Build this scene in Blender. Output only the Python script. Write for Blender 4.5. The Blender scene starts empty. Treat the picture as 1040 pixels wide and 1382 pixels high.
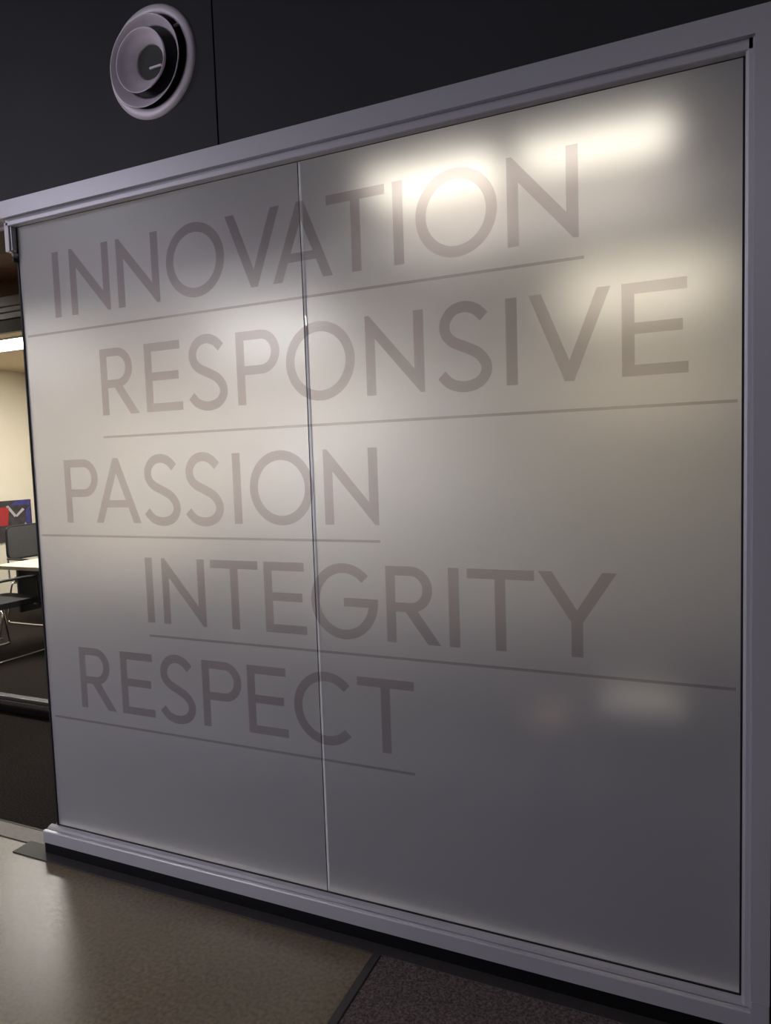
import bpy, bmesh, math
from mathutils import Vector, Matrix
from mathutils.geometry import tessellate_polygon

S = bpy.context.scene
COL = S.collection

# ------------------------------------------------------------------ camera
# world: x along the glass, y = depth behind the glass (pane front at y = 0), floor z = 0
Z0 = 0.10                                   # bottom edge of the glass above the floor
FPX = 955.0                                 # focal length in pixels of the 1040 x 1382 frame
cam = bpy.data.cameras.new('camera')
cam.sensor_fit = 'VERTICAL'
cam.sensor_height = 36.0
cam.lens = FPX / 1382 * 36.0
cam.clip_start = 0.02
camo = bpy.data.objects.new('camera', cam)
COL.objects.link(camo)
right = Vector((0.9125, 0.4077, -0.0336)).normalized()
fwd = Vector((-0.4090, 0.9094, -0.0751)).normalized()
up = right.cross(fwd).normalized()
right = fwd.cross(up).normalized()
M = Matrix((right, up, -fwd)).transposed().to_4x4()
M.translation = Vector((2.4007, -1.9826, 1.4513 + Z0))
camo.matrix_world = M
S.camera = camo

# ------------------------------------------------------------------ world, exposure
w = bpy.data.worlds.new('world')
S.world = w
w.use_nodes = True
w.node_tree.nodes['Background'].inputs[0].default_value = (0.55, 0.55, 0.62, 1)
w.node_tree.nodes['Background'].inputs[1].default_value = 0.02
S.view_settings.view_transform = 'Standard'
S.view_settings.look = 'None'
S.view_settings.gamma = 1.0
S.view_settings.use_curve_mapping = False
S.view_settings.exposure = 0.0

# lamp strengths (emission of the luminous panels further down)
LAMP_CORRIDOR = 5.2
LAMP_MEETING = 70.0
LAMP_MEETING_DIM = 26.0
LAMP_FRONT = 27.0
LAMP_FRONT_FAR = 7.0
DAY_FILL = 9.0  # strength of the unseen window added behind the camera


# ------------------------------------------------------------------ materials
def lin(c):
    f = lambda v: v / 12.92 if v <= 0.04045 else ((v + 0.055) / 1.055) ** 2.4
    return tuple(f(v / 255.0) for v in c) + (1.0,)


def new_mat(name):
    m = bpy.data.materials.new(name)
    m.use_nodes = True
    nt = m.node_tree
    nt.nodes.clear()
    out = nt.nodes.new('ShaderNodeOutputMaterial')
    return m, nt, out


def principled(name, col, rough=0.5, metal=0.0, noise=0.0, scale=40.0, bump=0.0, spec=0.5, stretch=None):
    m, nt, out = new_mat(name)
    b = nt.nodes.new('ShaderNodeBsdfPrincipled')
    b.inputs['Base Color'].default_value = col
    b.inputs['Roughness'].default_value = rough
    b.inputs['Metallic'].default_value = metal
    b.inputs['Specular IOR Level'].default_value = spec
    nt.links.new(b.outputs[0], out.inputs[0])
    if noise or bump:
        tc = nt.nodes.new('ShaderNodeTexCoord')
        n = nt.nodes.new('ShaderNodeTexNoise')
        n.inputs['Scale'].default_value = scale
        n.inputs['Detail'].default_value = 4
        src = tc.outputs['Object']
        if stretch:
            mp = nt.nodes.new('ShaderNodeMapping')
            mp.inputs['Scale'].default_value = stretch
            nt.links.new(src, mp.inputs[0])
            src = mp.outputs[0]
        nt.links.new(src, n.inputs['Vector'])
        if noise:
            r = nt.nodes.new('ShaderNodeValToRGB')
            r.color_ramp.elements[0].position = 0.3
            r.color_ramp.elements[1].position = 0.7
            r.color_ramp.elements[0].color = tuple(v * (1 - noise) for v in col[:3]) + (1,)
            r.color_ramp.elements[1].color = tuple(min(1, v * (1 + noise)) for v in col[:3]) + (1,)
            nt.links.new(n.outputs['Fac'], r.inputs[0])
            nt.links.new(r.outputs[0], b.inputs['Base Color'])
        if bump:
            bp = nt.nodes.new('ShaderNodeBump')
            bp.inputs['Strength'].default_value = bump
            bp.inputs['Distance'].default_value = 0.003
            nt.links.new(n.outputs['Fac'], bp.inputs['Height'])
            nt.links.new(bp.outputs[0], b.inputs['Normal'])
    return m


def emissive(name, col, strength):
    m, nt, out = new_mat(name)
    e = nt.nodes.new('ShaderNodeEmission')
    e.inputs[0].default_value = col
    e.inputs[1].default_value = strength
    nt.links.new(e.outputs[0], out.inputs[0])
    return m


def frosted(name):
    """frosted film on the room face of the glass: part scatters, part lets a blurred view through"""
    m, nt, out = new_mat(name)
    d = nt.nodes.new('ShaderNodeBsdfDiffuse')
    d.inputs[0].default_value = (0.64, 0.63, 0.68, 1)
    r = nt.nodes.new('ShaderNodeBsdfRefraction')
    r.inputs['Color'].default_value = (0.93, 0.92, 0.96, 1)
    r.inputs['Roughness'].default_value = 0.30
    r.inputs['IOR'].default_value = 1.45
    r2 = nt.nodes.new('ShaderNodeBsdfRefraction')
    r2.inputs['Color'].default_value = (0.93, 0.92, 0.96, 1)
    r2.inputs['Roughness'].default_value = 0.80
    r2.inputs['IOR'].default_value = 1.45
    r.inputs['Roughness'].default_value = 0.41
    mr = nt.nodes.new('ShaderNodeMixShader')
    mr.inputs[0].default_value = 0.47
    nt.links.new(r.outputs[0], mr.inputs[1])
    nt.links.new(r2.outputs[0], mr.inputs[2])
    mx = nt.nodes.new('ShaderNodeMixShader')
    mx.inputs[0].default_value = 0.64
    nt.links.new(d.outputs[0], mx.inputs[1])
    nt.links.new(mr.outputs[0], mx.inputs[2])
    g = nt.nodes.new('ShaderNodeBsdfGlossy')
    g.inputs['Roughness'].default_value = 0.35
    mx2 = nt.nodes.new('ShaderNodeMixShader')
    mx2.inputs[0].default_value = 0.04
    nt.links.new(mx.outputs[0], mx2.inputs[1])
    nt.links.new(g.outputs[0], mx2.inputs[2])
    nt.links.new(mx2.outputs[0], out.inputs[0])
    return m


def refr(name, col=(0.97, 0.98, 0.97, 1)):
    m, nt, out = new_mat(name)
    r = nt.nodes.new('ShaderNodeBsdfRefraction')
    r.inputs['Color'].default_value = col
    r.inputs['Roughness'].default_value = 0.0
    r.inputs['IOR'].default_value = 1.45
    nt.links.new(r.outputs[0], out.inputs[0])
    return m


def tinted(name, col, gloss=0.0, rough=0.05, diffuse=0.0, dcol=(0.5, 0.5, 0.5, 1)):
    """thin see-through sheet"""
    m, nt, out = new_mat(name)
    t = nt.nodes.new('ShaderNodeBsdfTransparent')
    t.inputs[0].default_value = col
    last = t
    if diffuse:
        d = nt.nodes.new('ShaderNodeBsdfDiffuse')
        d.inputs[0].default_value = dcol
        mx = nt.nodes.new('ShaderNodeMixShader')
        mx.inputs[0].default_value = diffuse
        nt.links.new(last.outputs[0], mx.inputs[1])
        nt.links.new(d.outputs[0], mx.inputs[2])
        last = mx
    if gloss:
        g = nt.nodes.new('ShaderNodeBsdfGlossy')
        g.inputs['Roughness'].default_value = rough
        mx = nt.nodes.new('ShaderNodeMixShader')
        mx.inputs[0].default_value = gloss
        nt.links.new(last.outputs[0], mx.inputs[1])
        nt.links.new(g.outputs[0], mx.inputs[2])
        last = mx
    nt.links.new(last.outputs[0], out.inputs[0])
    return m


def carpet(name, c0, c1, scale=260.0):
    m, nt, out = new_mat(name)
    b = nt.nodes.new('ShaderNodeBsdfPrincipled')
    b.inputs['Roughness'].default_value = 0.95
    b.inputs['Specular IOR Level'].default_value = 0.1
    tc = nt.nodes.new('ShaderNodeTexCoord')
    n = nt.nodes.new('ShaderNodeTexNoise')
    n.inputs['Scale'].default_value = scale
    n.inputs['Detail'].default_value = 3
    nt.links.new(tc.outputs['Object'], n.inputs['Vector'])
    r = nt.nodes.new('ShaderNodeValToRGB')
    r.color_ramp.elements[0].position = 0.35
    r.color_ramp.elements[1].position = 0.68
    r.color_ramp.elements[0].color = c0
    r.color_ramp.elements[1].color = c1
    nt.links.new(n.outputs['Fac'], r.inputs[0])
    nt.links.new(r.outputs[0], b.inputs['Base Color'])
    bp = nt.nodes.new('ShaderNodeBump')
    bp.inputs['Strength'].default_value = 0.6
    bp.inputs['Distance'].default_value = 0.004
    nt.links.new(n.outputs['Fac'], bp.inputs['Height'])
    nt.links.new(bp.outputs[0], b.inputs['Normal'])
    nt.links.new(b.outputs[0], out.inputs[0])
    return m


def concrete(name):
    m, nt, out = new_mat(name)
    b = nt.nodes.new('ShaderNodeBsdfPrincipled')
    b.inputs['Specular IOR Level'].default_value = 0.36
    tc = nt.nodes.new('ShaderNodeTexCoord')
    n1 = nt.nodes.new('ShaderNodeTexNoise')
    n1.inputs['Scale'].default_value = 3.0
    n1.inputs['Detail'].default_value = 6
    n2 = nt.nodes.new('ShaderNodeTexNoise')
    n2.inputs['Scale'].default_value = 75.0
    n2.inputs['Detail'].default_value = 5
    v = nt.nodes.new('ShaderNodeTexVoronoi')
    v.inputs['Scale'].default_value = 34.0
    for n in (n1, n2, v):
        nt.links.new(tc.outputs['Object'], n.inputs['Vector'])
    r1 = nt.nodes.new('ShaderNodeValToRGB')
    r1.color_ramp.elements[0].color = lin((102, 90, 70))
    r1.color_ramp.elements[1].color = lin((124, 110, 87))
    nt.links.new(n1.outputs['Fac'], r1.inputs[0])
    r2 = nt.nodes.new('ShaderNodeValToRGB')
    r2.color_ramp.elements[0].position = 0.30
    r2.color_ramp.elements[1].position = 0.62
    r2.color_ramp.elements[0].color = (0.60, 0.60, 0.58, 1)
    r2.color_ramp.elements[1].color = (1.15, 1.15, 1.12, 1)
    nt.links.new(n2.outputs['Fac'], r2.inputs[0])
    mu = nt.nodes.new('ShaderNodeMix')
    mu.data_type = 'RGBA'
    mu.blend_type = 'MULTIPLY'
    mu.inputs[0].default_value = 1.0
    nt.links.new(r1.outputs[0], mu.inputs[6])
    nt.links.new(r2.outputs[0], mu.inputs[7])
    r3 = nt.nodes.new('ShaderNodeValToRGB')          # sparse dark pits
    r3.color_ramp.elements[0].position = 0.07
    r3.color_ramp.elements[1].position = 0.13
    r3.color_ramp.elements[0].color = (0.62, 0.60, 0.58, 1)
    r3.color_ramp.elements[1].color = (1, 1, 1, 1)
    nt.links.new(v.outputs['Distance'], r3.inputs[0])
    mu2 = nt.nodes.new('ShaderNodeMix')
    mu2.data_type = 'RGBA'
    mu2.blend_type = 'MULTIPLY'
    mu2.inputs[0].default_value = 0.6
    nt.links.new(mu.outputs[2], mu2.inputs[6])
    nt.links.new(r3.outputs[0], mu2.inputs[7])
    nt.links.new(mu2.outputs[2], b.inputs['Base Color'])
    rr = nt.nodes.new('ShaderNodeMapRange')
    rr.inputs['To Min'].default_value = 0.20
    rr.inputs['To Max'].default_value = 0.48
    nt.links.new(n2.outputs['Fac'], rr.inputs['Value'])
    nt.links.new(rr.outputs[0], b.inputs['Roughness'])
    bp = nt.nodes.new('ShaderNodeBump')
    bp.inputs['Strength'].default_value = 0.12
    bp.inputs['Distance'].default_value = 0.002
    nt.links.new(n2.outputs['Fac'], bp.inputs['Height'])
    nt.links.new(bp.outputs[0], b.inputs['Normal'])
    nt.links.new(b.outputs[0], out.inputs[0])
    return m


MT = dict(
    alu=principled('anodised_aluminium', (0.46, 0.445, 0.485, 1), 0.42, 0.35, noise=0.03, scale=30, stretch=(0.2, 30, 30)),
    black_wall=principled('black_wall_paint', lin((44, 42, 46)), 0.6, noise=0.10, scale=3, spec=0.3),
    black=principled('black_rubber', (0.006, 0.006, 0.008, 1), 0.5, spec=0.3),
    plinth=principled('black_plinth', (0.003, 0.003, 0.004, 1), 0.5, noise=0.2, scale=12, spec=0.2),
    strip_dark=principled('dark_floor_strip', lin((60, 56, 55)), 0.6, noise=0.12, scale=60),
    strip_brown=principled('brown_floor_strip', lin((92, 80, 72)), 0.5, noise=0.12, scale=60),
    frost=frosted('frosted_film'),
    glass_back=refr('clear_glass_back'),
    glass_edge=principled('glass_edge', lin((40, 52, 50)), 0.15, spec=0.5),
    letter=tinted('grey_letter_film', (0.885, 0.865, 0.875, 1)),
    silicone=tinted('clear_joint', (0.95, 0.95, 0.93, 1), gloss=0.06, rough=0.3, diffuse=0.75, dcol=(0.85, 0.85, 0.83, 1)),
    clear=tinted('clear_glass', (0.96, 0.97, 0.965, 1), gloss=0.04, rough=0.02),
    bracket=principled('pale_bracket', lin((214, 204, 210)), 0.4),
    bracket_grey=principled('grey_bracket', lin((150, 150, 152)), 0.35, 0.4),
    vent=principled('vent_metal', lin((222, 212, 222)), 0.45, 0.1),
    vent_dark=principled('vent_shade', (0.010, 0.010, 0.011, 1), 0.6),
    vent_hole_shade=principled('vent_hole_shade', lin((44, 44, 44)), 0.6),
    concrete=concrete('polished_concrete'),
    carpet_front=carpet('purple_grey_carpet', lin((74, 64, 63)), lin((122, 110, 106)), 150),
    carpet_back=carpet('dark_carpet', lin((22, 19, 18)), lin((50, 42, 38)), 120),
    cream=principled('cream_wall_paint', lin((228, 221, 203)), 0.7, noise=0.02, scale=3),
    grey_wall=principled('grey_wall_paint', lin((120, 116, 118)), 0.7, noise=0.03, scale=3),
    dark_ceiling=principled('dark_ceiling_paint', lin((48, 47, 50)), 0.8, noise=0.05, scale=4),
    tan_ceiling=principled('tan_ceiling_tile', lin((190, 172, 146)), 0.8, noise=0.05, scale=30),
    olive=principled('dim_olive_soffit', lin((104, 94, 66)), 0.7, noise=0.05, scale=5),  # dim light on the tan ceiling is put into this olive
    brown=principled('dim_brown_ceiling', lin((150, 112, 84)), 0.6, noise=0.06, scale=8, stretch=(1, 1, 12)),  # tan ceiling tile in dim light, its shade put into the brown
    frame2=principled('grey_metal_frame', lin((206, 204, 208)), 0.4, 0.3),
    frame2_dark=principled('dark_metal_frame', lin((84, 82, 86)), 0.5, 0.3),
    table=principled('cream_laminate', lin((226, 214, 190)), 0.35),
    fabric=principled('black_chair_fabric', lin((40, 39, 44)), 0.85, noise=0.25, scale=90, bump=0.2),
    fabric_blue=principled('navy_chair_fabric', lin((40, 38, 62)), 0.85, noise=0.25, scale=90, bump=0.2),
    mesh=principled('charcoal_chair_mesh', lin((70, 70, 72)), 0.7, noise=0.3, scale=160),
    chrome=principled('chrome', (0.75, 0.75, 0.74, 1), 0.18, 1.0),
    plastic=principled('black_plastic', lin((36, 36, 38)), 0.4),
    art_dark=principled('art_charcoal', lin((58, 54, 58)), 0.6, noise=0.4, scale=14),
    art_red=principled('art_red', lin((170, 44, 48)), 0.6),
    art_blue=principled('art_blue', lin((62, 60, 130)), 0.6, noise=0.3, scale=20),
    art_white=principled('art_white', lin((190, 186, 190)), 0.6),
    lamp_frame=principled('lamp_frame', lin((225, 222, 216)), 0.5),
    lamp_corr=emissive('corridor_lamp', (1.0, 0.92, 0.75, 1), LAMP_CORRIDOR),
    lamp_corr_dim=emissive('corridor_dim_lamp', (1.0, 0.92, 0.75, 1), 0.85 * LAMP_CORRIDOR),
    lamp_meet=emissive('meeting_lamp', (1.0, 0.95, 0.90, 1), LAMP_MEETING),
    lamp_meet_warm=emissive('meeting_warm_lamp', (1.0, 0.88, 0.66, 1), 0.6 * LAMP_MEETING_DIM),
    day_fill=emissive('window_day_fill', (0.88, 0.88, 1.0, 1), DAY_FILL),
    lamp_meet_fill=emissive('meeting_fill_lamp', (1.0, 0.95, 0.90, 1), LAMP_MEETING_DIM),
    lamp_front=emissive('front_lamp', (0.90, 0.87, 1.0, 1), LAMP_FRONT),
    lamp_far=emissive('front_far_lamp', (0.95, 0.90, 1.0, 1), LAMP_FRONT_FAR),
    pale=principled('pale_patch_top', lin((246, 238, 230)), 0.5),
    peach=principled('peach_patch_top', lin((214, 178, 150)), 0.6),
)


# ------------------------------------------------------------------ mesh helpers
class MB:
    def __init__(self):
        self.v, self.f, self.mi = [], [], []

    def face(self, idx, mi=0):
        self.f.append(idx)
        self.mi.append(mi)

    def box(self, x0, x1, y0, y1, z0, z1, mis=None):
        b = len(self.v)
        for z in (z0, z1):
            self.v += [(x0, y0, z), (x1, y0, z), (x1, y1, z), (x0, y1, z)]
        fs = [(0, 3, 2, 1), (4, 5, 6, 7), (0, 1, 5, 4), (1, 2, 6, 5), (2, 3, 7, 6), (3, 0, 4, 7)]
        # order: bottom, top, front(-y), right(+x), back(+y), left(-x)
        for k, q in enumerate(fs):
            self.face(tuple(b + i for i in q), (mis or [0] * 6)[k])
        return self

    def prism(self, pts, a0, a1, axis='x'):
        """closed profile pts swept between a0 and a1 along an axis (profile in the other two axes)"""
        b = len(self.v)
        n = len(pts)
        for a in (a0, a1):
            for (p, q) in pts:
                self.v.append({'x': (a, p, q), 'y': (p, a, q), 'z': (p, q, a)}[axis])
        for i in range(n):
            j = (i + 1) % n
            self.face((b + i, b + j, b + n + j, b + n + i))
        for off in (0, n):
            tri = tessellate_polygon([[Vector((p, q, 0)) for p, q in pts]])
            for t in tri:
                self.face(tuple(b + off + i for i in t))
        return self

    def lathe(self, prof, c, axis_y=True, n=48, close=False):
        """profile of (radius, depth towards -y) turned about an axis through c parallel to y"""
        b = len(self.v)
        m = len(prof)
        for k in range(n):
            a = 2 * math.pi * k / n
            for (r, d) in prof:
                self.v.append((c[0] + r * math.cos(a), c[1] - d, c[2] + r * math.sin(a)))
        for k in range(n):
            k2 = (k + 1) % n
            for i in range(m if close else m - 1):
                j = (i + 1) % m
                self.face((b + k * m + i, b + k2 * m + i, b + k2 * m + j, b + k * m + j))
        return self

    def tube(self, pts, r, n=10, closed=False):
        pts = [Vector(p) for p in pts]
        b = len(self.v)
        m = len(pts)
        for i, p in enumerate(pts):
            if closed:
                t = pts[(i + 1) % m] - pts[i - 1]
            else:
                t = pts[min(i + 1, m - 1)] - pts[max(i - 1, 0)]
            t.normalize()
            h = Vector((0, 0, 1)) if abs(t.z) < 0.9 else Vector((1, 0, 0))
            u = t.cross(h).normalized()
            v = t.cross(u)
            for k in range(n):
                a = 2 * math.pi * k / n
                self.v.append(tuple(p + (u * math.cos(a) + v * math.sin(a)) * r))
        for i in range(m if closed else m - 1):
            j = (i + 1) % m
            for k in range(n):
                k2 = (k + 1) % n
                self.face((b + i * n + k, b + i * n + k2, b + j * n + k2, b + j * n + k))
        if not closed:
            self.face(tuple(b + k for k in range(n)))
            self.face(tuple(b + (m - 1) * n + k for k in range(n)))
        return self

    def build(self, name, mats, parent=None, smooth=False, bevel=0.0, normals=True):
        me = bpy.data.meshes.new(name)
        me.from_pydata(self.v, [], self.f)
        for m in (mats if isinstance(mats, (list, tuple)) else [mats]):
            me.materials.append(m)
        for p, i in zip(me.polygons, self.mi):
            p.material_index = i
        if normals:
            bm = bmesh.new()
            bm.from_mesh(me)
            bmesh.ops.recalc_face_normals(bm, faces=bm.faces)
            bm.to_mesh(me)
            bm.free()
        o = bpy.data.objects.new(name, me)
        COL.objects.link(o)
        if parent:
            o.parent = parent
        if smooth:
            me.shade_smooth()
        if bevel:
            md = o.modifiers.new('bevel', 'BEVEL')
            md.width = bevel
            md.segments = 2
            md.limit_method = 'ANGLE'
        return o


def box(name, x0, x1, y0, y1, z0, z1, m, parent=None, bevel=0.0):
    return MB().box(x0, x1, y0, y1, z0, z1).build(name, m, parent, bevel=bevel)


def empty(name, parent=None, loc=(0, 0, 0)):
    o = bpy.data.objects.new(name, None)
    o.empty_display_size = 0.1
    COL.objects.link(o)
    o.location = loc
    if parent:
        o.parent = parent
    return o


def tag(o, label=None, cat=None, group=None, kind=None):
    if label:
        o['label'] = label
    if cat:
        o['category'] = cat
    if group:
        o['group'] = group
    if kind:
        o['kind'] = kind
    return o


def struct(o, label=None):
    return tag(o, label, kind='structure')


# ------------------------------------------------------------------ the setting
GW, GH = 2.492, 2.40                       # glass width and height
ZT = Z0 + GH                               # top edge of the glass
HEAD_TOP = Z0 + 2.467
JAMB_R = 2.556
XL, XR = -1.30, 4.0                        # the doorway beside the glass ends at XL
Y2 = 1.08                                  # second glazed screen
YB = 4.03                                  # back wall of the meeting room
XM = -4.90                                 # left wall of the meeting room
CF, CB = 3.60, 2.70                        # ceilings in front and behind

struct(box('floor', XM, 1.452, -6.0, 0.0, -0.06, 0.0, MT['concrete']), 'polished concrete floor in front of the glass')
struct(box('floor_carpet', 1.486, XR, -6.0, 0.0, -0.06, 0.004, MT['carpet_front']), 'purple grey carpet beside the concrete floor')
struct(box('floor_corridor', XM, XR, 0.0, YB, -0.06, 0.0, MT['carpet_back']), 'dark carpet behind the glass')
tj = MB()
tj.prism([(1.452, 0.0), (1.457, 0.006), (1.481, 0.006), (1.486, 0.0), (1.486, -0.05), (1.452, -0.05)], -6.0, -0.092, 'y')
struct(tj.build('trim_1', MT['strip_dark']), 'dark joint strip between concrete and carpet')
struct(box('trim_2', -0.17, XR, -0.090, -0.002, 0.0005, 0.005, MT['strip_dark'], bevel=0.001), 'dark floor strip along the black plinth')
struct(box('trim_3', XL, -0.036, -0.017, 0.070, 0.0005, 0.0045, MT['strip_brown'], bevel=0.001), 'brown threshold strip in the doorway')
struct(box('trim_4', XL, -0.036, 0.070, 0.078, 0.0005, 0.006, MT['black']), 'thin black carpet edge in the doorway')

wf = empty('wall_front')
struct(wf, 'black panelled wall above the glass')
for x0, x1 in ((XM, 0.9745), (0.9795, XR)):
    box('panel', x0, x1, -0.030, 0.10, HEAD_TOP, CF, MT['black_wall'], wf, bevel=0.0015)
box('backing', XM, XR, -0.018, 0.09, HEAD_TOP + 0.002, CF, MT['black'], wf)
box('panel', JAMB_R, XR, -0.030, 0.10, 0.0, HEAD_TOP, MT['black_wall'], wf)
box('panel', XM, XL, -0.030, 0.10, 0.0, HEAD_TOP, MT['black_wall'], wf)

struct(box('ceiling', XM, XR, -6.0, 0.10, CF, CF + 0.05, MT['dark_ceiling']))
struct(box('wall_left', XM - 0.1, XM, -6.0, -0.03, 0.0, CF, MT['grey_wall']))
struct(box('wall_right', XR, XR + 0.1, -6.0, YB + 0.1, 0.0, CF, MT['grey_wall']))
struct(box('wall_back', XM - 0.1, XR, -6.1, -6.0, 0.0, CF, MT['grey_wall']))
wn = MB()  # unseen window, added to brighten sill and jamb from mid height
for x0, x1, z0, z1 in ((-4.3, -0.9, 0.80, 0.86), (-4.3, -0.9, 2.44, 2.50), (-4.3, -4.24, 0.86, 2.44), (-2.63, -2.57, 0.86, 2.44), (-0.96, -0.9, 0.86, 2.44)):
    wn.box(x0, x1, -5.999, -5.95, z0, z1)
wn = struct(wn.build('added_window', MT['lamp_frame']), 'unseen window added behind the viewer to brighten sill and jamb')
for x0, x1 in ((-4.24, -2.63), (-2.57, -0.96)):
    box('pane', x0, x1, -5.995, -5.985, 0.86, 2.44, MT['day_fill'], wn)
# corridor and meeting room
struct(box('ceiling_soffit', XM, XR, 0.10, 0.62, 2.66, CB + 0.04, MT['olive']))
struct(box('ceiling_corridor', XM, XR, 0.62, Y2 + 0.02, CB, CB + 0.04, MT['brown']))
struct(box('ceiling_meeting', XM, XR, Y2 + 0.02, YB + 0.1, CB, CB + 0.04, MT['tan_ceiling']))
struct(box('wall_meeting_left', XM - 0.1, XM, 0.10, YB, 0.0, CB, MT['cream']))
struct(box('wall_meeting_back', XM - 0.1, XR, YB, YB + 0.1, 0.0, CB, MT['cream']))

# ------------------------------------------------------------------ glass partition
gp = empty('glass_partition', loc=(0, 0, 0))
tag(gp, 'frosted glass partition in a silver frame with five grey words on it', 'glass partition')

# aluminium sections: front part, and the same again behind the glass
SL = -0.034
sill = [(-0.050, Z0 - 0.050), (-0.050, Z0 - 0.004), (-0.047, Z0 - 0.001), (-0.036, Z0 - 0.001),
        (-0.036, Z0 - 0.012), (-0.0315, Z0 - 0.012), (-0.030, Z0 - 0.003), (-0.022, Z0 + 0.003), (-0.008, Z0 + 0.007), (-0.005, Z0 + 0.006),
        (-0.005, Z0 - 0.012), (0.014, Z0 - 0.012), (0.014, Z0 - 0.002), (0.060, Z0 - 0.016), (0.060, Z0 - 0.050)]
MB().prism(sill, SL, 2.512, 'x').build('sill_rail', MT['alu'], gp)
tag(box('plinth', SL, 2.512, -0.045, 0.055, 0.005, Z0 - 0.050, MT['plinth'], gp), 'black plinth under the silver sill')
head = [(-0.050, HEAD_TOP), (-0.050, ZT + 0.006), (-0.034, ZT + 0.006), (-0.034, ZT + 0.012), (-0.030, ZT + 0.012), (-0.030, ZT - 0.016),
        (-0.027, ZT - 0.0185), (-0.005, ZT - 0.0185), (-0.005, ZT + 0.012), (0.014, ZT + 0.012), (0.014, ZT - 0.004),
        (0.034, ZT + 0.004), (0.060, ZT + 0.004), (0.060, HEAD_TOP)]
MB().prism(head, SL + 0.01, 2.512, 'x').build('head_rail', MT['alu'], gp)
head_l = [(-0.050, HEAD_TOP), (-0.050, ZT + 0.010), (-0.036, ZT + 0.010), (-0.036, ZT + 0.020), (0.046, ZT + 0.020), (0.046, ZT + 0.010), (0.060, ZT + 0.010), (0.060, HEAD_TOP)]
MB().prism(head_l, XL, SL + 0.01, 'x').build('door_head_rail', MT['alu'], gp)
jamb = [(2.512, -0.050), (JAMB_R, -0.050), (JAMB_R, 0.060), (2.498, 0.060), (2.498, 0.014), (2.5045, 0.014), (2.5045, -0.005),
        (2.4935, -0.005), (2.4935, -0.026), (2.500, -0.030), (2.508, -0.030), (2.508, -0.036), (2.512, -0.036)]
MB().prism(jamb, 0.005, HEAD_TOP, 'z').build('jamb', MT['alu'], gp)
box('jamb_foot', 2.5135, JAMB_R - 0.001, -0.0525, -0.050, 0.005, Z0 + 0.03, MT['alu'], gp, bevel=0.001)
# black seals around the glass
box('gasket', 0.0, GW, -0.0062, 0.0, Z0 - 0.004, Z0 + 0.0085, MT['black'], gp)
box('gasket', 0.0, GW, -0.0062, 0.0, ZT - 0.0185, ZT + 0.004, MT['black'], gp)
box('gasket', GW - 0.0035, GW + 0.0015, -0.0062, 0.0, Z0 + 0.0085, ZT - 0.0185, MT['black'], gp)
box('edge_seal', -0.0075, -0.0005, -0.004, 0.012, Z0 - 0.002, ZT, MT['black'], gp)

# two panes meeting in a clear joint; frosted film covers the face but for a slim margin at the free edge
XJ = 1.2525
GAP = 0.0055
pane_mats = [MT['frost'], MT['glass_back'], MT['glass_edge']]
for x0, x1 in ((0.0, XJ - GAP), (XJ + GAP, GW)):
    MB().box(x0, x1, 0.0, 0.010, Z0 - 0.010, ZT + 0.010, [2, 2, 0, 2, 1, 2]).build('pane', pane_mats, gp)
tag(box('joint', XJ - GAP + 0.003, XJ + GAP, 0.0005, 0.0095, Z0, ZT, MT['silicone'], gp), 'clear vertical joint between the two panes')

# end fitting under the head rail by the doorway
br = box('end_bracket', -0.034, -0.011, -0.030, -0.002, ZT - 0.112, ZT - 0.004, MT['bracket'], gp, bevel=0.002)
box('bracket_bar', -0.0095, -0.002, -0.024, -0.004, ZT - 0.108, ZT - 0.004, MT['bracket_grey'], br, bevel=0.001)
MB().lathe([(0.0, 0.012), (0.006, 0.011), (0.009, 0.006), (0.009, -0.008)], (-0.004, -0.014, ZT - 0.122), n=20).build('knob', MT['bracket_grey'], br, smooth=True)
box('stop', -0.014, -0.002, -0.022, -0.004, ZT - 0.150, ZT - 0.134, MT['black'], br, bevel=0.002)

# ------------------------------------------------------------------ lettering
CAP, ST = 0.240, 0.0315


def arc(cx, cz, rx, rz, a0, a1, n):
    return [(cx + rx * math.cos(math.radians(a0 + (a1 - a0) * i / n)), cz + rz * math.sin(math.radians(a0 + (a1 - a0) * i / n))) for i in range(n + 1)]


def catmull(pts, k=8):
    P = [pts[0]] + pts + [pts[-1]]
    out = []
    for i in range(1, len(P) - 2):
        a, b, c, d = P[i - 1], P[i], P[i + 1], P[i + 2]
        for j in range(k):
            t = j / k
            out.append(tuple(0.5 * (2 * b[q] + (c[q] - a[q]) * t + (2 * a[q] - 5 * b[q] + 4 * c[q] - d[q]) * t * t + (3 * b[q] - a[q] - 3 * c[q] + d[q]) * t ** 3) for q in (0, 1)))
    out.append(pts[-1])
    return out


def ribbon(path, s):
    L, Rr = [], []
    for i, p in enumerate(path):
        a, b = path[max(i - 1, 0)], path[min(i + 1, len(path) - 1)]
        dx, dz = b[0] - a[0], b[1] - a[1]
        n = math.hypot(dx, dz)
        nx, nz = -dz / n * s / 2, dx / n * s / 2
        L.append((p[0] + nx, p[1] + nz))
        Rr.append((p[0] - nx, p[1] - nz))
    return [L + Rr[::-1]]


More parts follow.
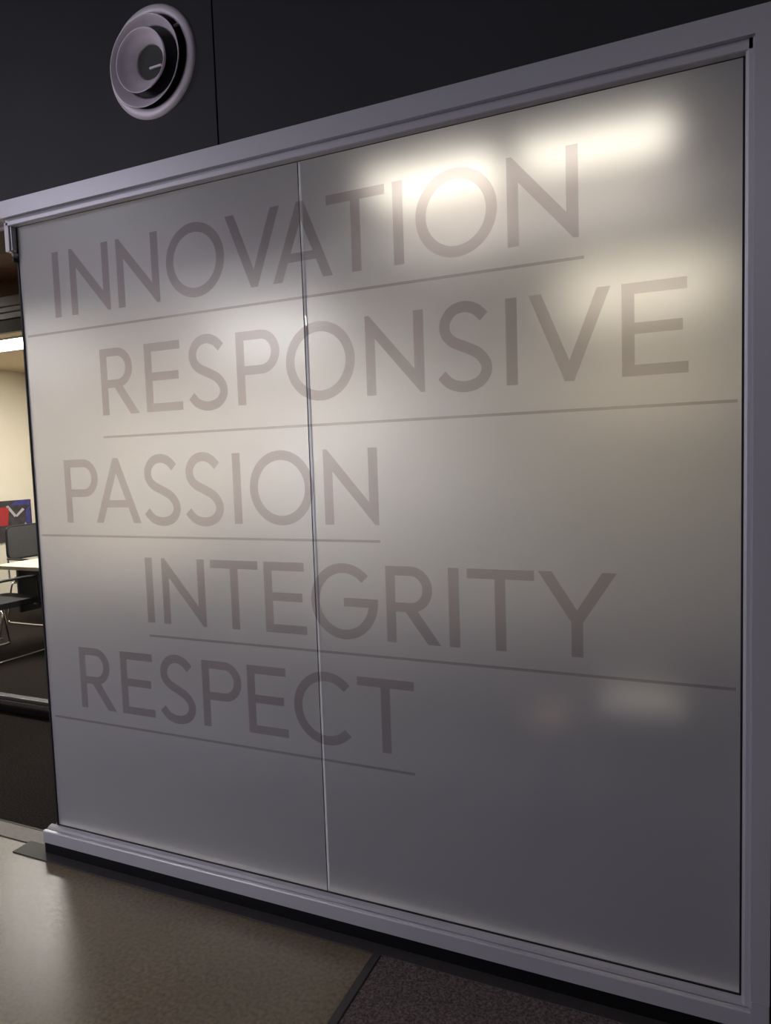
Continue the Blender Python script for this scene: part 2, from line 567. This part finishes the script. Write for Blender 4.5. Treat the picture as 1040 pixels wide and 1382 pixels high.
def glyph(ch, w):
    """outline loops (outer, then holes) in metres; w = letter width"""
    h, s = CAP, ST
    b = 0.0290                                        # thickness of horizontal bars
    if ch == 'I':
        return [[(0, 0), (w, 0), (w, h), (0, h)]]
    if ch == 'N':
        y1, k = 0.070, 0.42 * s
        return [[(0, 0), (s, 0), (s, h - y1), (w - k, 0), (w, 0), (w, h), (w - s, h), (w - s, y1), (k, h), (0, h)]]
    if ch in 'VA':
        a, s2 = 0.0125, 0.0345
        k = h - (w / 2 - s2) * h / (w / 2 - a)
        V = [(0, h), (s2, h), (w / 2, k), (w - s2, h), (w, h), (w / 2 + a, 0), (w / 2 - a, 0)]
        if ch == 'V':
            return [V]
        c0, c1 = 0.058, 0.085
        m = (w / 2 - a) / h                            # sideways run per metre of height
        ix = lambda z: s2 + m * z
        outer = [(0, 0), (s2, 0), (ix(c0), c0), (w - ix(c0), c0), (w - s2, 0), (w, 0), (w / 2 + a, h), (w / 2 - a, h)]
        return [outer, [(ix(c1), c1), (w - ix(c1), c1), (w / 2, h - k)]]
    if ch == 'T':
        return [[(0, h), (0, h - b), (w / 2 - s / 2, h - b), (w / 2 - s / 2, 0), (w / 2 + s / 2, 0), (w / 2 + s / 2, h - b), (w, h - b), (w, h)]]
    if ch == 'E':
        m0, m1, wm = 0.1085, 0.1375, w - 0.013
        return [[(0, 0), (w, 0), (w, b), (s, b), (s, m0), (wm, m0), (wm, m1), (s, m1), (s, h - b), (w - 0.003, h - b), (w - 0.003, h), (0, h)]]
    if ch == 'O':
        rx, rz = w / 2, 0.1235
        return [arc(w / 2, h / 2, rx, rz, 0, 360, 64)[:-1], arc(w / 2, h / 2, rx - s, rz - s, 0, 360, 64)[:-1]]
    if ch == 'C':
        rx, rz = 0.1225, 0.1235
        return [arc(rx, h / 2, rx, rz, 43, 317, 48) + arc(rx, h / 2, rx - s, rz - s, 317, 43, 48)]
    if ch == 'G':
        rx, rz = w / 2, 0.1235
        z0, z1 = 0.104, 0.132
        ai = math.degrees(math.asin((z0 - h / 2) / (rz - s)))
        ao = math.degrees(math.asin((z1 - h / 2) / rz))
        outer = arc(rx, h / 2, rx, rz, 43, 360 - 2, 56)
        inner = arc(rx, h / 2, rx - s, rz - s, 360 + ai, 43, 48)
        return [outer + [(w, z1), (w * 0.5, z1), (w * 0.5, z0)] + inner]
    if ch in 'PR':
        zb = 0.098
        wb = w if ch == 'P' else w - 0.024
        r = (h - zb) / 2
        cx, cz = wb - r, zb + r
        hole = [(s, zb + b), (cx, zb + b)] + arc(cx, cz, r - s, r - b, -90, 90, 20)[1:-1] + [(cx, h - b), (s, h - b)]
        if ch == 'P':
            outer = [(0, 0), (s, 0), (s, zb), (cx, zb)] + arc(cx, cz, r, r, -90, 90, 24)[1:] + [(0, h)]
        else:
            a0 = -72
            outer = [(0, 0), (s, 0), (s, zb), (0.064, zb), (w - 0.041, 0), (w, 0)] + arc(cx, cz, r, r, a0, 90, 24) + [(0, h)]
        return [outer, hole]
    if ch == 'Y':
        s2, zk = 0.038, 0.098
        o = s / 2
        zj = h - (w / 2 - s2) * (h - zk) / (w / 2 - o)
        return [[(0, h), (s2, h), (w / 2, zj), (w - s2, h), (w, h), (w / 2 + o, zk), (w / 2 + o, 0), (w / 2 - o, 0), (w / 2 - o, zk)]]
    if ch == 'S':
        q = [(0.865, 0.815), (0.72, 0.905), (0.52, 0.9475), (0.30, 0.91), (0.165, 0.79), (0.175, 0.66), (0.30, 0.565), (0.52, 0.495),
             (0.75, 0.415), (0.885, 0.30), (0.885, 0.185), (0.75, 0.085), (0.50, 0.0475), (0.25, 0.09), (0.085, 0.195)]
        sx = (w - ST) / (0.905 - 0.075)
        path = [(ST / 2 + (x - 0.080) * (w - ST) / (0.892 - 0.080), z * 0.252 - 0.006) for x, z in q]
        return ribbon(catmull(path, 6), s)


def letter_mesh(loops, x, z, y0, y1):
    mb = MB()
    flat = [p for lp in loops for p in lp]
    n = len(flat)
    for y in (y0, y1):
        mb.v += [(x + p, y, z + q) for p, q in flat]
    for t in tessellate_polygon([[Vector((p, q, 0)) for p, q in lp] for lp in loops]):
        mb.face(tuple(t))
        mb.face(tuple(n + i for i in reversed(t)))
    k = 0
    for lp in loops:
        m = len(lp)
        for i in range(m):
            j = (i + 1) % m
            mb.face((k + i, k + j, n + k + j, n + k + i))
        k += m
    return mb


WORDS = [
    ('INNOVATION', 2.0225, [(0.1735, .0315), (0.2593, .191), (0.4880, .190), (0.7115, .2435), (0.9640, .2105), (1.1415, .2170), (1.3430, .1965), (1.5650, .0320), (1.6365, .2430), (1.9075, .1920)], (0.020, 2.1125, 1.968)),
    ('RESPONSIVE', 1.6450, [(0.3806, .1750), (0.5904, .1620), (0.7750, .1670), (0.9839, .1685), (1.1760, .2470), (1.4610, .1900), (1.6880, .1665), (1.8970, .0318), (1.9620, .2170), (2.2065, .1610)], (0.3755, 2.4797, 1.5655)),
    ('PASSION', 1.2470, [(0.1636, .1690), (0.3150, .2180), (0.5470, .1680), (0.7345, .1665), (0.9460, .0318), (1.0138, .2443), (1.2975, .1895)], (0.020, 1.4880, 1.1958)),
    ('INTEGRITY', 0.8805, [(0.5375, .0325), (0.6133, .1910), (0.8316, .1970), (1.0525, .1595), (1.2328, .2400), (1.5014, .1775), (1.7065, .0330), (1.7650, .1985), (1.9751, .2133)], (0.5395, 2.4787, 0.8305)),
    ('RESPECT', 0.5195, [(0.1759, .1785), (0.3869, .1585), (0.5680, .1655), (0.7700, .1685), (0.9640, .1593), (1.1500, .2140), (1.3890, .1965)], (0.0235, 1.5800, 0.4645)),
]
FY0, FY1 = -0.0008, -0.0003
for word, zb, lets, (u0, u1, uz) in WORDS:
    we = empty('word_lettering', gp)
    tag(we, 'word %s in thin grey capitals over a grey line' % word)
    for ch, (lx, lw) in zip(word, lets):
        o = letter_mesh(glyph(ch, lw), lx, Z0 + zb, FY0, FY1).build('letter', MT['letter'], we)
    box('underline', u0, u1, FY0, FY1, Z0 + uz - 0.004, Z0 + uz + 0.004, MT['letter'], we)

# ------------------------------------------------------------------ round air diffuser on the black wall
VX, VZ = 0.726, 2.7935 + Z0
WY = -0.030
ad = empty('air_diffuser', loc=(0, 0, 0))
tag(ad, 'round grey air diffuser with nested cones on the black wall', 'air vent')
MB().lathe([(0.150, 0.0), (0.148, 0.006), (0.152, 0.012), (0.160, 0.0145), (0.170, 0.012), (0.178, 0.006), (0.180, 0.0)], (VX, WY, VZ), n=72).build('flange', MT['vent'], ad, smooth=True)
MB().lathe([(0.0, 0.0012), (0.151, 0.0012), (0.151, 0.0)], (VX, WY, VZ), n=48).build('shade_disc', MT['vent_dark'], ad)  # flat dark disc, the shade of the recess is in its colour


def cone(name, prof, m, parent):
    mb = MB().lathe(prof, (VX, WY, VZ), n=72, close=True)
    mb.v = [(x, y, z - 0.33 * (WY - y)) for x, y, z in mb.v]        # the cones sit on an axis aimed slightly down
    return mb.build(name, m, parent, smooth=True)


cone('middle_cone', [(0.1415, 0.042), (0.1440, 0.0435), (0.1450, 0.042), (0.136, 0.028), (0.120, 0.010), (0.112, 0.002), (0.109, 0.002), (0.117, 0.012), (0.133, 0.030)], MT['vent'], ad)
cone('inner_cone', [(0.0980, 0.060), (0.1000, 0.0615), (0.1010, 0.060), (0.095, 0.046), (0.080, 0.026), (0.062, 0.012), (0.054, 0.004), (0.052, 0.004), (0.058, 0.014), (0.076, 0.030), (0.091, 0.048)], MT['vent'], ad)
hub = MB().lathe([(0.0, 0.006), (0.0535, 0.006), (0.0535, 0.002)], (VX, WY, VZ - 0.002), n=40).build('core', MT['vent_hole_shade'], ad, smooth=False)  # disc coloured dark for the shade inside the centre hole
MB().box(VX + 0.000, VX + 0.048, WY - 0.016, WY - 0.010, VZ - 0.028, VZ - 0.022).build('blade', MT['vent'], hub)
MB().tube([(VX + 0.105, WY - 0.006, VZ + 0.086), (VX + 0.122, WY - 0.008, VZ + 0.086), (VX + 0.14, WY - 0.008, VZ + 0.080)], 0.005).build('strut', MT['vent'], ad)

# ------------------------------------------------------------------ second glazed screen across the corridor
gs = empty('glass_screen')
tag(gs, 'clear glass screen with grey metal header across the carpeted corridor', 'glass screen')
HB = 2.40                                           # underside of the header
box('header', XM, XR, Y2, Y2 + 0.08, 2.548, 2.608, MT['frame2'], gs, bevel=0.003)
box('header_bead', XM, XR, Y2 + 0.006, Y2 + 0.074, 2.516, 2.546, MT['frame2'], gs, bevel=0.003)
box('header_track', XM, XR, Y2 + 0.014, Y2 + 0.066, 2.478, 2.512, MT['frame2'], gs, bevel=0.002)
box('header_drop', XM, XR, Y2 + 0.022, Y2 + 0.058, HB, 2.476, MT['frame2_dark'], gs, bevel=0.002)
box('bulkhead', XM, XR, Y2 + 0.01, Y2 + 0.07, 2.610, CB, MT['brown'], gs)
box('bottom_rail', XM, XR, Y2, Y2 + 0.07, 0.001, 0.042, MT['frame2_dark'], gs, bevel=0.003)
box('bottom_bead', XM, XR, Y2 + 0.006, Y2 + 0.064, 0.044, 0.070, MT['frame2'], gs, bevel=0.003)
box('bottom_track', XM, XR, Y2 + 0.012, Y2 + 0.058, 0.076, 0.098, MT['frame2'], gs, bevel=0.003)
box('bottom_core', XM, XR, Y2 + 0.02, Y2 + 0.05, 0.04, 0.10, MT['frame2_dark'], gs)
for x0, x1 in ((XM, -2.40), (-2.39, -0.01), (0.0, 1.99), (2.0, XR)):
    box('pane', x0, x1, Y2 + 0.030, Y2 + 0.040, 0.098, HB, MT['clear'], gs)


# ------------------------------------------------------------------ lamps
def troffer(x0, x1, y0, y1, z, m, label, group=None):
    t = empty('ceiling_light', loc=(0, 0, 0))
    tag(t, label, 'ceiling light', group)
    f = 0.025
    mb = MB()
    mb.box(x0, x1, y0, y0 + f, z - 0.012, z - 0.001)
    mb.box(x0, x1, y1 - f, y1, z - 0.012, z - 0.001)
    mb.box(x0, x0 + f, y0 + f, y1 - f, z - 0.012, z - 0.001)
    mb.box(x1 - f, x1, y0 + f, y1 - f, z - 0.012, z - 0.001)
    mb.build('lamp_frame', MT['lamp_frame'], t)
    box('diffuser_panel', x0 + f, x1 - f, y0 + f, y1 - f, z - 0.008, z - 0.002, m, t)
    return t


troffer(1.10, 1.68, 0.68, 1.07, CB, MT['lamp_corr'], 'warm ceiling light glowing behind the letters TIO of the top word')
troffer(1.74, 2.32, 0.68, 1.02, CB, MT['lamp_corr_dim'], 'warm ceiling light glowing behind the last letter of the top word')
troffer(-2.90, -2.00, 0.68, 1.02, CB, MT['lamp_corr'], 'unseen warm ceiling light added to brighten the corridor screen frame')  # out of view, added to light the screen's header and bottom rail
troffer(-3.95, -2.75, 2.36, 2.80, CB, MT['lamp_meet'], 'bright ceiling light above the cream meeting table')
troffer(-1.60, -0.40, 2.90, 3.34, CB, MT['lamp_meet_fill'], 'unseen ceiling light added to brighten the room behind the frosted glass')  # added out of view for the light it gives the meeting room
troffer(1.50, 2.50, 3.05, 3.45, CB, MT['lamp_meet_warm'], 'ceiling light near the cream back wall behind the frosted glass')
troffer(-2.8, -1.6, -3.1, -2.4, CF, MT['lamp_front'], 'cool ceiling light over the concrete floor')
troffer(2.0, 3.2, -4.8, -4.1, CF, MT['lamp_far'], 'dimmer cool ceiling light over the carpet edge')

# ------------------------------------------------------------------ meeting room furniture
tb = empty('meeting_table', loc=(0, 0, 0))
tag(tb, 'cream topped meeting table beyond the clear glass screen', 'table')
box('table_top', -3.27, -1.45, 2.22, 3.25, 0.700, 0.733, MT['table'], tb, bevel=0.004)
for lx in (-3.12, -1.62):
    box('end_panel', lx - 0.015, lx + 0.015, 2.33, 3.12, 0.30, 0.699, MT['plastic'], tb, bevel=0.003)
for lx, ly in ((-2.95, 2.45), (-1.75, 2.45), (-2.95, 3.02), (-1.75, 3.02)):
    MB().tube([(lx, ly, 0.0), (lx, ly, 0.70)], 0.025, 14).build('leg', MT['plastic'], tb, smooth=True)


def rounded(x0, x1, z0, z1, r, n=5):
    out = []
    for cx, cz, a in ((x1 - r, z0 + r, -90), (x1 - r, z1 - r, 0), (x0 + r, z1 - r, 90), (x0 + r, z0 + r, 180)):
        out += arc(cx, cz, r, r, a, a + 90, n)
    return out


def chair(x, y, rz, label, seat_m, back_m, back_lo, back_hi, name='sled_chair'):
    """sled chair facing local +y, origin on the floor under the seat"""
    c = empty(name, loc=(x, y, 0.0))
    c.rotation_euler.z = rz
    tag(c, label, 'chair')
    st = MB()
    st.prism(rounded(-0.23, 0.23, -0.22, 0.24, 0.06), 0.425, 0.475, 'z')
    st.build('seat', seat_m, c, bevel=0.012)
    bk = MB()
    bk.prism(rounded(-0.225, 0.225, back_lo, back_hi, 0.05), -0.275, -0.245, 'y')
    b = bk.build('backrest', back_m, c, bevel=0.008)
    bf = [(p, -0.260, q) for p, q in rounded(-0.232, 0.232, back_lo - 0.008, back_hi + 0.008, 0.055)]
    MB().tube(bf, 0.010, 8, closed=True).build('back_frame', MT['plastic'], b, smooth=True)
    for s in (-1, 1):
        X = s * 0.262
        path = [(s * 0.20, -0.19, 0.415), (X, -0.19, 0.40), (X, -0.24, 0.20), (X, -0.275, 0.05), (X, -0.265, 0.018), (X, -0.23, 0.012),
                (X, 0.21, 0.012), (X, 0.245, 0.02), (X, 0.25, 0.06), (X, 0.20, 0.38), (X, 0.18, 0.41), (s * 0.20, 0.17, 0.415)]
        MB().tube(catmull3(path), 0.010, 8).build('runner', MT['chrome'], c, smooth=True)
        MB().tube(catmull3([(s * 0.215, -0.20, 0.42), (s * 0.222, -0.262, 0.45), (s * 0.222, -0.268, back_lo + 0.06)]), 0.011, 8).build('back_post', MT['chrome'], c, smooth=True)
        arm = MB().tube(catmull3([(s * 0.235, -0.255, 0.66), (X, -0.10, 0.665), (X, 0.12, 0.66), (X, 0.16, 0.63), (X, 0.17, 0.41)]), 0.012, 8)
        arm.build('armrest', MT['plastic'], c, smooth=True)
    MB().tube([(-0.262, -0.20, 0.20), (0.262, -0.20, 0.20)], 0.008, 8).build('cross_bar', MT['chrome'], c, smooth=True)
    return c


def catmull3(pts, k=4):
    P = [pts[0]] + pts + [pts[-1]]
    out = []
    for i in range(1, len(P) - 2):
        a, b, c, d = (Vector(q) for q in (P[i - 1], P[i], P[i + 1], P[i + 2]))
        for j in range(k):
            t = j / k
            out.append(0.5 * (2 * b + (c - a) * t + (2 * a - 5 * b + 4 * c - d) * t * t + (3 * b - a - 3 * c + d) * t ** 3))
    out.append(Vector(pts[-1]))
    return out


chair(-3.035, 2.085, 0.0, 'navy and black chair on chrome runners in front of the cream table', MT['fabric'], MT['fabric_blue'], 0.50, 0.715)
chair(-3.80, 3.20, math.radians(-90), 'charcoal mesh backed chair at the end of the cream table', MT['fabric'], MT['mesh'], 0.66, 0.98)
chair(-2.05, 3.62, math.radians(180), 'black chair behind the cream table by the back wall', MT['fabric'], MT['fabric'], 0.58, 0.90)

# picture board low on the cream wall
pc = empty('picture_board', loc=(0, 0, 0))
tag(pc, 'dark picture board with red and blue shapes on the cream wall', 'picture')
px = XM + 0.004
box('board', XM + 0.001, px + 0.016, 3.05, 3.955, 0.74, 1.215, MT['art_dark'], pc, bevel=0.003)


def shape(pts, m):
    mb = MB()
    mb.prism(pts, px + 0.0162, px + 0.0185, 'x')
    return mb.build('painted_shape', m, pc)


shape([(3.05, 0.95), (3.63, 0.93), (3.66, 1.14), (3.05, 1.16)], MT['art_red'])
shape([(3.70, 1.16), (3.93, 1.15), (3.94, 1.21), (3.74, 1.21)], MT['art_blue'])
shape([(3.86, 0.86), (3.93, 0.86), (3.94, 1.14), (3.88, 1.10)], MT['art_blue'])
shape([(3.62, 1.15), (3.65, 1.16), (3.745, 1.045), (3.725, 1.02)], MT['art_white'])
shape([(3.835, 1.12), (3.86, 1.10), (3.755, 1.02), (3.735, 1.035)], MT['art_white'])
shape([(3.80, 0.80), (3.93, 0.80), (3.93, 0.88), (3.86, 0.95)], MT['art_white'])


# added small furniture giving soft patches behind the frosted glass
def stool(x, y, w, d, h, m, label, name, cat):
    s = empty(name, loc=(x, y, 0))
    tag(s, label, cat)
    box('flat_top', -w / 2, w / 2, -d / 2, d / 2, h - 0.04, h, m, s, bevel=0.01)
    for sx in (-1, 1):
        for sy in (-1, 1):
            MB().tube([(sx * (w / 2 - 0.04), sy * (d / 2 - 0.04), 0), (sx * (w / 2 - 0.04), sy * (d / 2 - 0.04), h - 0.04)], 0.012, 8).build('leg', MT['plastic'], s, smooth=True)


stool(2.215, 0.50, 0.25, 0.26, 0.72, MT['pale'], 'added pale side table giving the soft bright patch in frosted glass', 'added_side_table', 'table')  # made up to produce the pale patch in the frosted pane
stool(1.90, 0.52, 0.12, 0.13, 0.62, MT['peach'], 'added small peach stool giving the faint patch in frosted glass', 'added_stool', 'stool')  # made up to produce the fainter warm patch
